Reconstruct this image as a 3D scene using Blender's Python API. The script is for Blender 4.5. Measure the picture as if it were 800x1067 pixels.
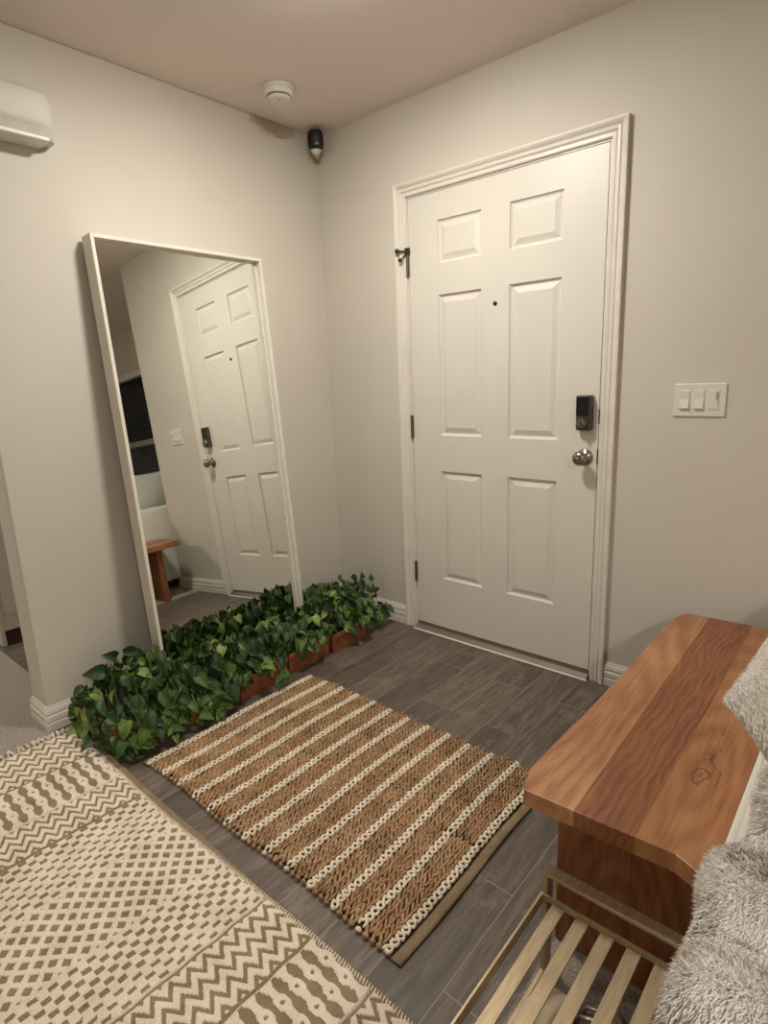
import bpy, bmesh, math, random
import numpy as np
from mathutils import Vector, Matrix
random.seed(7)
PI = math.pi
scene = bpy.context.scene
for o in list(bpy.data.objects):
    bpy.data.objects.remove(o)
C = scene.collection

# ------------------------------------------------------------------ camera
CAM = (2.3645, -2.2873, 1.2930)
R_, U_, F_ = (0.7561, 0.6533, -0.0387), (-0.1173, 0.1935, 0.9741), (-0.6438, 0.7320, -0.2229)
cd = bpy.data.cameras.new('camera')
cam = bpy.data.objects.new('camera', cd)
C.objects.link(cam)
cd.sensor_fit = 'HORIZONTAL'
cd.sensor_width = 36
cd.lens = 613.2 / 800 * 36
cd.clip_start = 0.02
cam.matrix_world = Matrix(((R_[0], U_[0], -F_[0], CAM[0]), (R_[1], U_[1], -F_[1], CAM[1]), (R_[2], U_[2], -F_[2], CAM[2]), (0, 0, 0, 1)))
scene.camera = cam
# ------------------------------------------------------------------ world, exposure, lamp strengths
w = bpy.data.worlds.new('night')
scene.world = w
w.use_nodes = True
w.node_tree.nodes['Background'].inputs[0].default_value = (0.010, 0.014, 0.025, 1)
w.node_tree.nodes['Background'].inputs[1].default_value = 1.0
scene.view_settings.view_transform = 'Standard'
scene.view_settings.look = 'None'
scene.view_settings.exposure = 0.0
scene.view_settings.gamma = 1
scene.view_settings.use_curve_mapping = False
H = 2.471                      # ceiling height
FOYER_POWER = 200.0             # emission strength of the foyer ceiling lamp
LIVING_FILL = 195.0  # strength of the fill light added over the living room
SIDE_FILL = 260.0  # strength of the fill light added in the side room
LAMP_COL = (1.0, 0.945, 0.865)


# ------------------------------------------------------------------ helpers
def lin(c):
    c = c / 255
    return c / 12.92 if c <= .04045 else ((c + .055) / 1.055) ** 2.4


def rgb(r, g, b):
    return (lin(r), lin(g), lin(b), 1)


class NT:
    """small node-tree writer"""
    def __init__(self, name, rough=.6, spec=.5, metal=0.0, col=(.5, .5, .5, 1)):
        self.m = bpy.data.materials.new(name)
        self.m.use_nodes = True
        self.n = self.m.node_tree.nodes
        self.l = self.m.node_tree.links
        self.b = self.n['Principled BSDF']
        self.b.inputs['Roughness'].default_value = rough
        self.b.inputs['Specular IOR Level'].default_value = spec
        self.b.inputs['Metallic'].default_value = metal
        self.b.inputs['Base Color'].default_value = col

    def put(self, sock, v):
        if isinstance(v, bpy.types.NodeSocket):
            self.l.new(v, sock)
        else:
            sock.default_value = v

    def coord(self, kind='Object'):
        return self.n.new('ShaderNodeTexCoord').outputs[kind]

    def pos(self):
        return self.n.new('ShaderNodeNewGeometry').outputs['Position']

    def mapping(self, vec, loc=(0, 0, 0), rot=(0, 0, 0), scale=(1, 1, 1)):
        k = self.n.new('ShaderNodeMapping')
        self.l.new(vec, k.inputs[0])
        k.inputs[1].default_value = loc
        k.inputs[2].default_value = rot
        k.inputs[3].default_value = scale
        return k.outputs[0]

    def noise(self, vec, scale=5, detail=4, rough=.5, dist=0, out=0):
        k = self.n.new('ShaderNodeTexNoise')
        self.l.new(vec, k.inputs['Vector'])
        k.inputs['Scale'].default_value = scale
        k.inputs['Detail'].default_value = detail
        k.inputs['Roughness'].default_value = rough
        k.inputs['Distortion'].default_value = dist
        return k.outputs[out]

    def math(self, op, a, b=0.0, c=0.0, clamp=False):
        k = self.n.new('ShaderNodeMath')
        k.operation = op
        k.use_clamp = clamp
        self.put(k.inputs[0], a)
        self.put(k.inputs[1], b)
        self.put(k.inputs[2], c)
        return k.outputs[0]

    def ramp(self, f, stops):
        k = self.n.new('ShaderNodeValToRGB')
        self.l.new(f, k.inputs[0])
        e = k.color_ramp.elements
        while len(e) < len(stops):
            e.new(0.5)
        for q, (p, c) in zip(e, stops):
            q.position = p
            q.color = c if len(c) == 4 else (*c, 1)
        return k.outputs[0]

    def mix(self, f, a, b, mode='MIX'):
        k = self.n.new('ShaderNodeMix')
        k.data_type = 'RGBA'
        k.blend_type = mode
        self.put(k.inputs[0], f)
        self.put(k.inputs[6], a)
        self.put(k.inputs[7], b)
        return k.outputs[2]

    def sep(self, v):
        k = self.n.new('ShaderNodeSeparateXYZ')
        self.l.new(v, k.inputs[0])
        return k.outputs

    def comb(self, x, y, z=0.0):
        k = self.n.new('ShaderNodeCombineXYZ')
        self.put(k.inputs[0], x)
        self.put(k.inputs[1], y)
        self.put(k.inputs[2], z)
        return k.outputs[0]

    def bump(self, h, strength=.3, dist=.01):
        k = self.n.new('ShaderNodeBump')
        k.inputs['Strength'].default_value = strength
        k.inputs['Distance'].default_value = dist
        self.l.new(h, k.inputs['Height'])
        self.l.new(k.outputs[0], self.b.inputs['Normal'])

    def color(self, v):
        self.put(self.b.inputs['Base Color'], v)


def simple(name, col, rough=.5, metal=0.0, spec=.5, var=.06, scale=20, bump=0, bscale=200):
    t = NT(name, rough, spec, metal)
    p = t.pos()
    n = t.noise(p, scale, 4)
    d = tuple(c * (1 - var) for c in col[:3]) + (1,)
    u = tuple(min(1, c * (1 + var)) for c in col[:3]) + (1,)
    t.color(t.ramp(n, [(.3, d), (.7, u)]))
    if bump:
        t.bump(t.noise(p, bscale, 3), bump, .002)
    return t.m


class MB:
    def __init__(self):
        self.v, self.f, self.mi = [], [], []

    def add(self, vs, fs, mi=0):
        o = len(self.v)
        self.v += [tuple(v) for v in vs]
        self.f += [tuple(i + o for i in f) for f in fs]
        self.mi += [mi] * len(fs)
        return self

    def box(self, x0, x1, y0, y1, z0, z1, mi=0):
        vs = [(x, y, z) for z in (z0, z1) for y in (y0, y1) for x in (x0, x1)]
        return self.add(vs, [(0, 2, 3, 1), (4, 5, 7, 6), (0, 1, 5, 4), (2, 6, 7, 3), (0, 4, 6, 2), (1, 3, 7, 5)], mi)

    def prism(self, poly, z0, z1, mi=0):
        n = len(poly)
        vs = [(x, y, z0) for x, y in poly] + [(x, y, z1) for x, y in poly]
        fs = [tuple(range(n - 1, -1, -1)), tuple(range(n, 2 * n))] + [(i, (i + 1) % n, n + (i + 1) % n, n + i) for i in range(n)]
        return self.add(vs, fs, mi)

    def ring_lathe(self, prof, origin=(0, 0, 0), axis='z', seg=24, mi=0):
        """prof: (radius, height) pairs; revolve about an axis through origin"""
        vs, fs = [], []
        for r, h in prof:
            for k in range(seg):
                a = 2 * PI * k / seg
                x, y = r * math.cos(a), r * math.sin(a)
                p = {'z': (x, y, h), 'y': (x, -h, y), 'x': (h, x, y)}[axis]
                vs.append(tuple(p[i] + origin[i] for i in range(3)))
        for j in range(len(prof) - 1):
            for k in range(seg):
                a, b = j * seg + k, j * seg + (k + 1) % seg
                fs.append((a, b, b + seg, a + seg))
        fs.append(tuple(range(seg - 1, -1, -1)))
        fs.append(tuple((len(prof) - 1) * seg + k for k in range(seg)))
        return self.add(vs, fs, mi)

    def tube(self, pts, r, seg=6, mi=0):
        pts = [Vector(p) for p in pts]
        n = len(pts)
        vs, fs = [], []
        for i, p in enumerate(pts):
            t = (pts[min(i + 1, n - 1)] - pts[max(i - 1, 0)]).normalized()
            a = t.cross(Vector((0, 0, 1)))
            if a.length < .1:
                a = t.cross(Vector((1, 0, 0)))
            a.normalize()
            b = t.cross(a)
            rr = r[i] if isinstance(r, (list, tuple)) else r
            for k in range(seg):
                an = 2 * PI * k / seg
                vs.append(p + a * rr * math.cos(an) + b * rr * math.sin(an))
        for i in range(n - 1):
            for k in range(seg):
                a, b = i * seg + k, i * seg + (k + 1) % seg
                fs.append((a, b, b + seg, a + seg))
        fs.append(tuple(range(seg - 1, -1, -1)))
        fs.append(tuple((n - 1) * seg + k for k in range(seg)))
        return self.add(vs, fs, mi)

    def build(self, name, mats, parent=None, smooth=False, bevel=0, segs=2, solid=True):
        me = bpy.data.meshes.new(name)
        me.from_pydata(self.v, [], self.f)
        return finish(me, name, mats, parent, smooth, bevel, segs, self.mi, solid)


def finish(me, name, mats, parent, smooth, bevel, segs, mi=None, solid=True):
    if not isinstance(mats, (list, tuple)):
        mats = [mats]
    for m in mats:
        me.materials.append(m)
    if mi is not None and len(mats) > 1:
        me.polygons.foreach_set('material_index', mi)
    if solid:
        bm = bmesh.new()
        bm.from_mesh(me)
        bmesh.ops.recalc_face_normals(bm, faces=bm.faces)
        bm.to_mesh(me)
        bm.free()
    if smooth:
        me.polygons.foreach_set('use_smooth', [True] * len(me.polygons))
    me.update()
    o = bpy.data.objects.new(name, me)
    C.objects.link(o)
    if parent:
        o.parent = parent
        o.matrix_parent_inverse = parent.matrix_basis.inverted()
    if bevel:
        b = o.modifiers.new('bevel', 'BEVEL')
        b.width = bevel
        b.segments = segs
        b.limit_method = 'ANGLE'
        b.angle_limit = math.radians(40)
        b.harden_normals = False
    return o


def thing(name, label, cat, loc=(0, 0, 0), group=None):
    o = bpy.data.objects.new(name, None)
    C.objects.link(o)
    o.location = loc
    o.empty_display_size = .05
    return tag(o, label, cat, group)


def tag(o, label, cat, group=None):
    o['label'] = label
    o['category'] = cat
    if group:
        o['group'] = group
    return o


def struct(o, label=None):
    o['kind'] = 'structure'
    if label:
        o['label'] = label
    return o


def sweep(profile, path, normal_out, closed=False):
    """profile: (d, h) where d is the distance away from the wall and h the height/width coordinate.
    path: list of (point, d_dir, h_dir) frames -> mesh joining the profile copies."""
    mb = MB()
    n = len(profile)
    vs, fs = [], []
    for p, dd, hh in path:
        p, dd, hh = Vector(p), Vector(dd), Vector(hh)
        for d, h in profile:
            vs.append(p + dd * d + hh * h)
    for i in range(len(path) - 1):
        for k in range(n):
            a, b = i * n + k, i * n + (k + 1) % n
            fs.append((a, b, b + n, a + n))
    fs.append(tuple(range(n)))
    fs.append(tuple((len(path) - 1) * n + k for k in range(n - 1, -1, -1)))
    mb.add(vs, fs)
    return mb


# ------------------------------------------------------------------ materials: room
def wall_paint():
    t = NT('wall_paint', .62, .35)
    p = t.pos()
    n = t.noise(p, 1.1, 3)
    base = t.ramp(n, [(.3, rgb(203, 196, 183)), (.7, rgb(210, 204, 192))])
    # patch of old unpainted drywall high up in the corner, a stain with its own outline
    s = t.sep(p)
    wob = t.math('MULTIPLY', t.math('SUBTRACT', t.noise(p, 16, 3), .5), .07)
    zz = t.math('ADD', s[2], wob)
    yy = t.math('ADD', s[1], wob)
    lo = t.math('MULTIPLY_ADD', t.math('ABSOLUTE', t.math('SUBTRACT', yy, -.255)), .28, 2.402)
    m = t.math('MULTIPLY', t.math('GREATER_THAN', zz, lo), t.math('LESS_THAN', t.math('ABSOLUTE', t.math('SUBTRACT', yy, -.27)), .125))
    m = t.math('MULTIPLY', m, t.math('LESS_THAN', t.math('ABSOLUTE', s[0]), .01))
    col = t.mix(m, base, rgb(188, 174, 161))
    # scuffs by the skirting next to the door
    sc = t.noise(t.mapping(p, scale=(1, 1, .35)), 26, 4, .7)
    near = t.math('MULTIPLY', t.math('LESS_THAN', t.math('ABSOLUTE', t.math('SUBTRACT', s[0], .38)), .07), t.math('LESS_THAN', t.math('ABSOLUTE', t.math('SUBTRACT', s[2], .21)), .07))
    scm = t.math('MULTIPLY', near, t.math('GREATER_THAN', sc, .60))
    col = t.mix(t.math('MULTIPLY', scm, .35), col, rgb(140, 132, 122))
    t.color(col)
    t.bump(t.noise(p, 90, 4, .6), .12, .002)
    return t.m


def ceiling_paint():
    t = NT('ceiling_paint', .55, .4)
    p = t.pos()
    t.color(t.ramp(t.noise(p, 1.5, 2), [(.3, rgb(228, 215, 206)), (.7, rgb(231, 219, 210))]))
    t.bump(t.noise(p, 60, 5, .65, .4), .45, .006)
    return t.m


def tile_floor():
    t = NT('wood_look_tile', .42, .45)
    p = t.pos()
    s = t.sep(p)
    v = t.comb(t.math('ADD', s[1], 1.17 + .61 * 4), t.math('ADD', s[0], -1.765 + .15 * 40))
    k = t.n.new('ShaderNodeTexBrick')
    t.l.new(v, k.inputs[0])
    k.offset = .5
    k.inputs['Scale'].default_value = 1
    k.inputs['Brick Width'].default_value = .61
    k.inputs['Row Height'].default_value = .15
    k.inputs['Mortar Size'].default_value = .0016
    k.inputs['Mortar Smooth'].default_value = .1
    k.inputs['Color1'].default_value = (0, 0, 0, 1)
    k.inputs['Color2'].default_value = (1, 1, 1, 1)
    k.inputs['Mortar'].default_value = (.5, .5, .5, 1)
    k.inputs['Bias'].default_value = 0
    tone = k.outputs['Color']
    fac = k.outputs['Fac']
    ts = t.sep(tone)[0]
    off = t.comb(t.math('MULTIPLY', ts, 7.0), t.math('MULTIPLY', ts, 13.0))
    add = t.n.new('ShaderNodeVectorMath')
    t.l.new(p, add.inputs[0])
    t.l.new(off, add.inputs[1])
    pv = add.outputs[0]
    g1 = t.noise(t.mapping(pv, scale=(1, .10, 1)), 55, 5, .62, .6)
    g2 = t.noise(t.mapping(pv, scale=(1, .3, 1)), 9, 4, .55, 1.2)
    g3 = t.noise(t.mapping(pv, scale=(1, .06, 1)), 170, 3, .6)
    col = t.ramp(g1, [(.30, rgb(64, 55, 48)), (.5, rgb(95, 84, 75)), (.70, rgb(130, 118, 106))])
    col = t.mix(t.math('MULTIPLY', g2, .55), col, rgb(112, 101, 91))
    dark = t.ramp(ts, [(0, (.80, .80, .80)), (1, (1.12, 1.10, 1.09))])
    col = t.mix(1.0, col, dark, 'MULTIPLY')
    col = t.mix(t.math('MULTIPLY', t.math('GREATER_THAN', g3, .62), .35), col, rgb(56, 47, 41))
    # dried scuff patches near the planters
    sf = t.noise(p, 7, 5, .7)
    t1 = t.math('MULTIPLY', t.math('GREATER_THAN', sf, .60), .30)
    col = t.mix(t1, col, rgb(136, 124, 112))
    col = t.mix(fac, col, rgb(136, 126, 114))
    t.color(col)
    h = t.math('SUBTRACT', t.math('MULTIPLY', g1, .25), t.math('MULTIPLY', fac, .6))
    t.bump(h, .35, .002)
    t.l.new(t.ramp(g2, [(.3, (.36,) * 3), (.7, (.52,) * 3)]), t.b.inputs['Roughness'])
    return t.m


def carpet_mat():
    t = NT('carpet_pile', .95, .1)
    p = t.pos()
    a = t.noise(p, 160, 4, .7)
    b = t.noise(p, 28, 3, .6)
    c = t.ramp(a, [(.30, rgb(112, 102, 94)), (.5, rgb(176, 165, 153)), (.70, rgb(218, 210, 200))])
    c = t.mix(t.math('MULTIPLY', b, .5), c, rgb(168, 157, 146))
    t.color(c)
    t.bump(t.math('ADD', a, t.math('MULTIPLY', b, .6)), .9, .012)
    return t.m


M_WALL, M_CEIL, M_TILE, M_CARPET = wall_paint(), ceiling_paint(), tile_floor(), carpet_mat()
M_TRIM = simple('trim_paint', rgb(222, 216, 205), .38, var=.03, scale=8)
M_DOOR = simple('door_paint', rgb(219, 214, 203), .40, var=.02, scale=4, bump=.03, bscale=60)
M_DARK = simple('shadow_gap', rgb(60, 55, 48), .8)
M_NICKEL = simple('satin_nickel', rgb(150, 142, 128), .28, 1.0, var=.08)
M_HINGE = simple('hinge_metal', rgb(120, 110, 92), .4, .9)
M_GUN = simple('gunmetal', rgb(96, 90, 80), .38, .8)
M_BLACK = simple('black_plastic', rgb(14, 13, 15), .35)
M_WPLAST = simple('white_plastic', rgb(220, 216, 206), .4, var=.02)
M_SILL = simple('aluminium_sill', rgb(140, 132, 118), .45, .6)

# ------------------------------------------------------------------ setting: shell
DX0, DX1, DZ0, DZ1 = .5667, 1.4807, .0379, 2.0699      # door slab
YE = -1.62                                              # end of the left wall
XC = 2.172                                              # outside corner of the door wall
YW = .95                                                # window wall
XR, YB, XL = 5.3, -5.2, -3.0
struct(MB().box(-.14, 1.9, YE, .10, -.12, 0).box(XL, -.14, -1.50, .10, -.12, 0).build('floor', M_TILE))
mb = MB().box(1.9, XR, YB, YW + .1, -.12, .006)
mb.box(-.14, 1.9, YB, YE, -.12, .006).box(XL, -.14, YB, -1.50, -.12, .006)
struct(mb.build('floor_carpet', M_CARPET), 'grey beige cut pile carpet')
struct(MB().box(XL - .1, XR + .1, YB - .1, YW + .15, H, H + .12).build('ceiling', M_CEIL))
# left wall with the wide opening near the camera
mb = MB().box(-.14, 0, YE, .06, 0, H).box(-.14, 0, -2.75, YE, 2.12, H).box(-.14, 0, YB, -2.75, 0, H)
struct(mb.build('wall_left', M_WALL, bevel=.006))
# door wall
q0, q1, q2 = DX0 - .02, DX1 + .02, DZ1 + .02
poly = [(XL, 0), (q0, 0), (q0, q2), (q1, q2), (q1, 0), (XC, 0), (XC, H), (XL, H)]
mb = MB().add([(x, 0, z) for x, z in poly] + [(x, .14, z) for x, z in poly], [tuple(range(8)), tuple(range(15, 7, -1))] + [(i, (i + 1) % 8, 8 + (i + 1) % 8, 8 + i) for i in range(8)])
struct(mb.build('wall_back', M_WALL))
struct(MB().box(XC - .14, XC, .14, YW + .14, 0, H).build('wall_recess', M_WALL))
WX0, WX1, WZ0, WZ1 = 3.05, 4.75, .80, 2.03
mb = MB().box(XC - .14, WX0, YW, YW + .14, 0, H).box(WX1, XR + .1, YW, YW + .14, 0, H)
mb.box(WX0, WX1, YW, YW + .14, 0, WZ0).box(WX0, WX1, YW, YW + .14, WZ1, H)
struct(mb.build('wall_window', M_WALL))
struct(MB().box(XR, XR + .1, YB - .1, YW, 0, H).build('wall_right', M_WALL))
struct(MB().box(XL - .1, XR, YB - .1, YB, 0, H).build('wall_front', M_WALL))
struct(MB().box(XL - .1, XL, YB, .14, 0, H).build('wall_far_left', M_WALL))

# window with blinds
win = MB()
fw = .05
win.box(WX0, WX0 + fw, YW + .04, YW + .10, WZ0, WZ1).box(WX1 - fw, WX1, YW + .04, YW + .10, WZ0, WZ1)
win.box(WX0, WX1, YW + .04, YW + .10, WZ0, WZ0 + fw).box(WX0, WX1, YW + .04, YW + .10, WZ1 - fw, WZ1)
win.box(WX0, WX1, YW + .03, YW + .10, 1.24, 1.30)
wo = struct(win.build('window_1', M_TRIM))
g = NT('night_glass', .05, .5, 0, rgb(12, 14, 20))
MB().box(WX0 + fw, WX1 - fw, YW + .07, YW + .08, WZ0 + fw, WZ1 - fw).build('window_pane', g.m, wo)
bl = MB()
z = WZ0 + .03
while z < WZ1 - .08:
    bl.add([(WX0 + .02, YW + .004, z), (WX1 - .02, YW + .004, z), (WX1 - .02, YW + .026, z + .008), (WX0 + .02, YW + .026, z + .008),
            (WX0 + .02, YW + .004, z - .001), (WX1 - .02, YW + .004, z - .001), (WX1 - .02, YW + .026, z + .007), (WX0 + .02, YW + .026, z + .007)],
           [(0, 1, 2, 3), (7, 6, 5, 4), (0, 4, 5, 1), (3, 2, 6, 7), (0, 3, 7, 4), (1, 5, 6, 2)])
    z += .026
M_SLAT = simple('grey_slats', rgb(120, 122, 126), .5)
bd = bl.build('window_blind', M_SLAT, wo)
MB().box(WX0 + .01, WX1 - .01, YW - .03, YW + .03, WZ1 - .06, WZ1 + .005).build('blind_headrail', M_WPLAST, wo, bevel=.003)
struct(MB().box(WX0 - .03, WX1 + .03, YW - .05, YW + .04, WZ0 - .03, WZ0).build('trim_sill', M_TRIM, bevel=.004))

# baseboards --------------------------------------------------------------
BP = [(0, 0), (.014, 0), (.014, .030), (.011, .034), (.014, .040), (.014, .058), (.010, .064), (.012, .072), (.010, .084), (.006, .092), (.004, .100), (0, .100)]
Zu = (0, 0, 1)


def baseboard(name, frames, mat=None):
    return struct(sweep(BP, [(p, d, Zu) for p, d in frames], None).build(name, M_TRIM))


baseboard('baseboard_left', [((0, -.0, 0), (1, 0, 0)), ((0, YE, 0), (1, -1, 0)), ((-.14, YE, 0), (-1, -1, 0)), ((-.14, 0, 0), (-1, 0, 0))])
baseboard('baseboard_back', [((.0, 0, 0), (0, -1, 0)), ((DX0 - .068, 0, 0), (0, -1, 0))])
baseboard('baseboard_back_right', [((DX1 + .068, 0, 0), (0, -1, 0)), ((XC, 0, 0), (1, -1, 0)), ((XC, YW, 0), (1, 0, 0))])
baseboard('baseboard_window', [((XC + .014, YW, 0), (0, -1, 0)), ((XR, YW, 0), (0, -1, 0))])

# door casing --------------------------------------------------------------
CP = [(0, 0), (.008, 0), (.011, .004), (.0105, .014), (.0075, .017), (.014, .023), (.015, .031), (.010, .035), (.018, .042), (.022, .050), (.021, .058), (0, .058)]
a, b, t_ = DX0 - .010, DX1 + .010, DZ1 + .010
fr = [((a, 0, 0), (0, -1, 0), (-1, 0, 0)), ((a, 0, t_), (0, -1, 0), (-1, 0, 1)), ((b, 0, t_), (0, -1, 0), (1, 0, 1)), ((b, 0, 0), (0, -1, 0), (1, 0, 0))]
tr = struct(sweep(CP, fr, None).build('trim_1', M_TRIM), 'white moulded casing around the entry door')
# jamb
mb = MB().box(DX0 - .02, DX0 - .003, .0, .12, 0, DZ1 + .02).box(DX1 + .003, DX1 + .02, .0, .12, 0, DZ1 + .02).box(DX0 - .003, DX1 + .003, .0, .12, DZ1 + .003, DZ1 + .02)
mb.build('jamb', M_TRIM, tr)
mb = MB().box(DX0 - .003, DX0 + .012, .046, .06, DZ0, DZ1).box(DX1 - .012, DX1 + .003, .046, .06, DZ0, DZ1).box(DX0, DX1, .046, .06, DZ1 - .01, DZ1 + .003)
mb.build('weather_strip', M_DARK, tr)
th = MB().box(DX0 - .003, DX1 + .003, -.012, .12, 0, .022)
th.add([(DX0 - .003, -.030, 0), (DX1 + .003, -.030, 0), (DX1 + .003, -.012, 0), (DX0 - .003, -.012, 0), (DX0 - .003, -.012, .022), (DX1 + .003, -.012, .022)],
       [(0, 1, 2, 3), (0, 4, 5, 1), (3, 2, 5, 4), (0, 3, 4), (1, 5, 2)])
th.box(DX0 + .0, DX1 - .0, .0, .04, .022, .034)
tho = struct(th.build('trim_2', M_SILL), 'metal threshold under the entry door')
MB().box(DX0 - .008, DX1 + .008, -.040, -.028, 0, .007).build('caulk_strip', M_TRIM, tho, bevel=.003)

# entry door ----------------------------------------------------------------
def make_door():
    W = DX1 - DX0
    xs = [(.163, .387), (.520, .747)]
    zs = [(.260, .806), (.977, 1.607), (1.740, 1.918)]
    xb = [0, .163, .387, .520, .747, W]
    zb = [0, .260, .806, .977, 1.607, 1.740, 1.918, DZ1 - DZ0]
    mb = MB()
    P = lambda x, z, d: (DX0 + x, d, DZ0 + z)
    for i in range(5):
        for j in range(7):
            if i in (1, 3) and j in (1, 3, 5):
                x0, x1, z0, z1 = xb[i], xb[i + 1], zb[j], zb[j + 1]
                rings = [(0, 0), (.0022, .006), (.008, .010), (.013, .0105), (.034, .003), (.036, .0022), (.038, .0022)]
                for k in range(len(rings) - 1):
                    (s0, d0), (s1, d1) = rings[k], rings[k + 1]
                    A = [(x0 + s0, z0 + s0), (x1 - s0, z0 + s0), (x1 - s0, z1 - s0), (x0 + s0, z1 - s0)]
                    B = [(x0 + s1, z0 + s1), (x1 - s1, z0 + s1), (x1 - s1, z1 - s1), (x0 + s1, z1 - s1)]
                    for q in range(4):
                        r = (q + 1) % 4
                        mb.add([P(*A[q], d0), P(*A[r], d0), P(*B[r], d1), P(*B[q], d1)], [(0, 1, 2, 3)])
                s, d = rings[-1]
                mb.add([P(x0 + s, z0 + s, d), P(x1 - s, z0 + s, d), P(x1 - s, z1 - s, d), P(x0 + s, z1 - s, d)], [(0, 1, 2, 3)])
            else:
                mb.add([P(xb[i], zb[j], 0), P(xb[i + 1], zb[j], 0), P(xb[i + 1], zb[j + 1], 0), P(xb[i], zb[j + 1], 0)], [(0, 1, 2, 3)])
    x1, z1 = W, DZ1 - DZ0
    mb.add([P(0, 0, 0), P(x1, 0, 0), P(x1, z1, 0), P(0, z1, 0), P(0, 0, .044), P(x1, 0, .044), P(x1, z1, .044), P(0, z1, .044)],
           [(0, 4, 5, 1), (1, 5, 6, 2), (2, 6, 7, 3), (3, 7, 4, 0), (4, 7, 6, 5)])
    me = bpy.data.meshes.new('door_1')
    me.from_pydata(mb.v, [], mb.f)
    bm = bmesh.new()
    bm.from_mesh(me)
    bmesh.ops.remove_doubles(bm, verts=bm.verts, dist=.0002)
    bm.to_mesh(me)
    bm.free()
    d = struct(finish(me, 'door_1', M_DOOR, None, False, 0, 2), 'white six panel entry door')
    # hinges on the left edge
    for z0, z1 in ((1.745, 1.845), (1.000, 1.105), (.262, .362)):
        h = MB().box(DX0 - .010, DX0 + .004, -.004, .006, z0, z1)
        h.ring_lathe([(.0065, z0 - .002), (.0065, z1 + .002)], (DX0 - .003, -.008, 0), 'z', 12)
        h.build('hinge', M_HINGE, d)
    # hinge pin door stop on the top hinge
    s = MB().tube([(DX0 - .003, -.010, 1.852), (DX0 - .040, -.028, 1.856)], .004, 8)
    s.ring_lathe([(.003, 0), (.0105, .002), (.0105, .012), (.006, .015)], (DX0 - .042, -.026, 1.856), 'y', 12)
    s.ring_lathe([(.003, 0), (.009, .002), (.009, .010), (.006, .013)], (DX0 - .028, -.024, 1.815), 'y', 12)
    s.box(DX0 - .012, DX0 + .010, -.016, -.004, 1.838, 1.866)
    s.tube([(DX0 + .002, -.012, 1.85), (DX0 - .028, -.024, 1.815)], .003, 6)
    s.build('door_stop', simple('aged_brass', rgb(70, 64, 48), .45, .8), d)
    # peephole
    MB().ring_lathe([(.009, 0), (.009, .003), (.006, .0045), (.0055, .002)], (1.022, 0, 1.578), 'y', 20).build('peephole', M_BLACK, d)
    # knob with rose
    kx, kz = 1.431, .952
    k = MB().ring_lathe([(.033, 0), (.033, .004), (.028, .008), (.013, .010), (.011, .026), (.016, .032), (.0255, .040), (.0285, .050), (.0265, .060), (.019, .067), (.007, .070)], (kx, 0, kz), 'y', 36)
    ko = k.build('door_knob', M_NICKEL, d, True)
    MB().ring_lathe([(.006, .0695), (.006, .073), (.003, .074)], (kx, 0, kz), 'y', 16).build('knob_button', M_NICKEL, ko, True)
    # electronic deadbolt: dark body, black cover, thumb turn
    bx0, bx1, bz0, bz1 = 1.401, 1.462, 1.060, 1.195
    bo = MB().box(bx0, bx1, -.032, 0, bz0, bz1).build('deadbolt', M_GUN, d, bevel=.006, segs=3)
    MB().box(bx0 + .001, bx1 - .010, -.036, -.028, bz0 + .058, bz1 - .001).build('battery_cover', M_BLACK, bo, bevel=.004)
    tt = MB().ring_lathe([(.020, .030), (.020, .036), (.0165, .040), (.0165, .046), (.012, .050)], (bx0 + .026, 0, bz0 + .030), 'y', 24)
    tt.box(bx0 + .0225, bx0 + .0295, -.058, -.045, bz0 + .014, bz0 + .046)
    tt.build('thumb_turn', M_NICKEL, bo, bevel=.0015)
    # strike plates on the latch edge
    MB().box(DX1 - .001, DX1 + .004, -.0015, .02, .925, .985).build('latch_plate', M_GUN, d)
    MB().box(DX1 - .001, DX1 + .004, -.0015, .02, 1.085, 1.14).build('latch_plate', M_GUN, d)
    return d


make_door()

# room beyond the opening: vanity cabinet ----------------------------------
cab = thing('vanity_cabinet', 'white cabinet with a dark toe kick, seen through the opening at the left edge', 'cabinet', (-1.04, -1.0, 0))
M_CAB = simple('cabinet_paint', rgb(206, 198, 184), .45, var=.02)
MB().box(-1.60, -1.04, -1.45, -.2, .075, .84).build('body', M_CAB, cab, bevel=.003)
MB().box(-1.60, -1.10, -1.45, -.2, .0, .075).build('toe_kick', simple('dark_wood', rgb(72, 50, 40), .6), cab)
MB().box(-1.60, -1.03, -1.475, -1.452, .0, .84).build('end_panel', M_CAB, cab, bevel=.002)
for k in range(3):
    y0 = -1.44 + k * .41
    MB().box(-1.04, -1.022, y0, y0 + .40, .165, .82).build('door', M_CAB, cab, bevel=.003)
MB().box(-1.62, -1.0, -1.49, -.18, .84, .87).build('countertop', simple('pale_stone', rgb(200, 194, 184), .3), cab, bevel=.004)

# ------------------------------------------------------------------ lamps (foyer fixture, plus two added fill lights out of view)
def emitter(name, strength):
    m = bpy.data.materials.new(name)
    m.use_nodes = True
    n = m.node_tree
    n.nodes.clear()
    e = n.nodes.new('ShaderNodeEmission')
    e.inputs[0].default_value = (*LAMP_COL, 1)
    e.inputs[1].default_value = strength
    o = n.nodes.new('ShaderNodeOutputMaterial')
    n.links.new(e.outputs[0], o.inputs[0])
    return m


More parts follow.
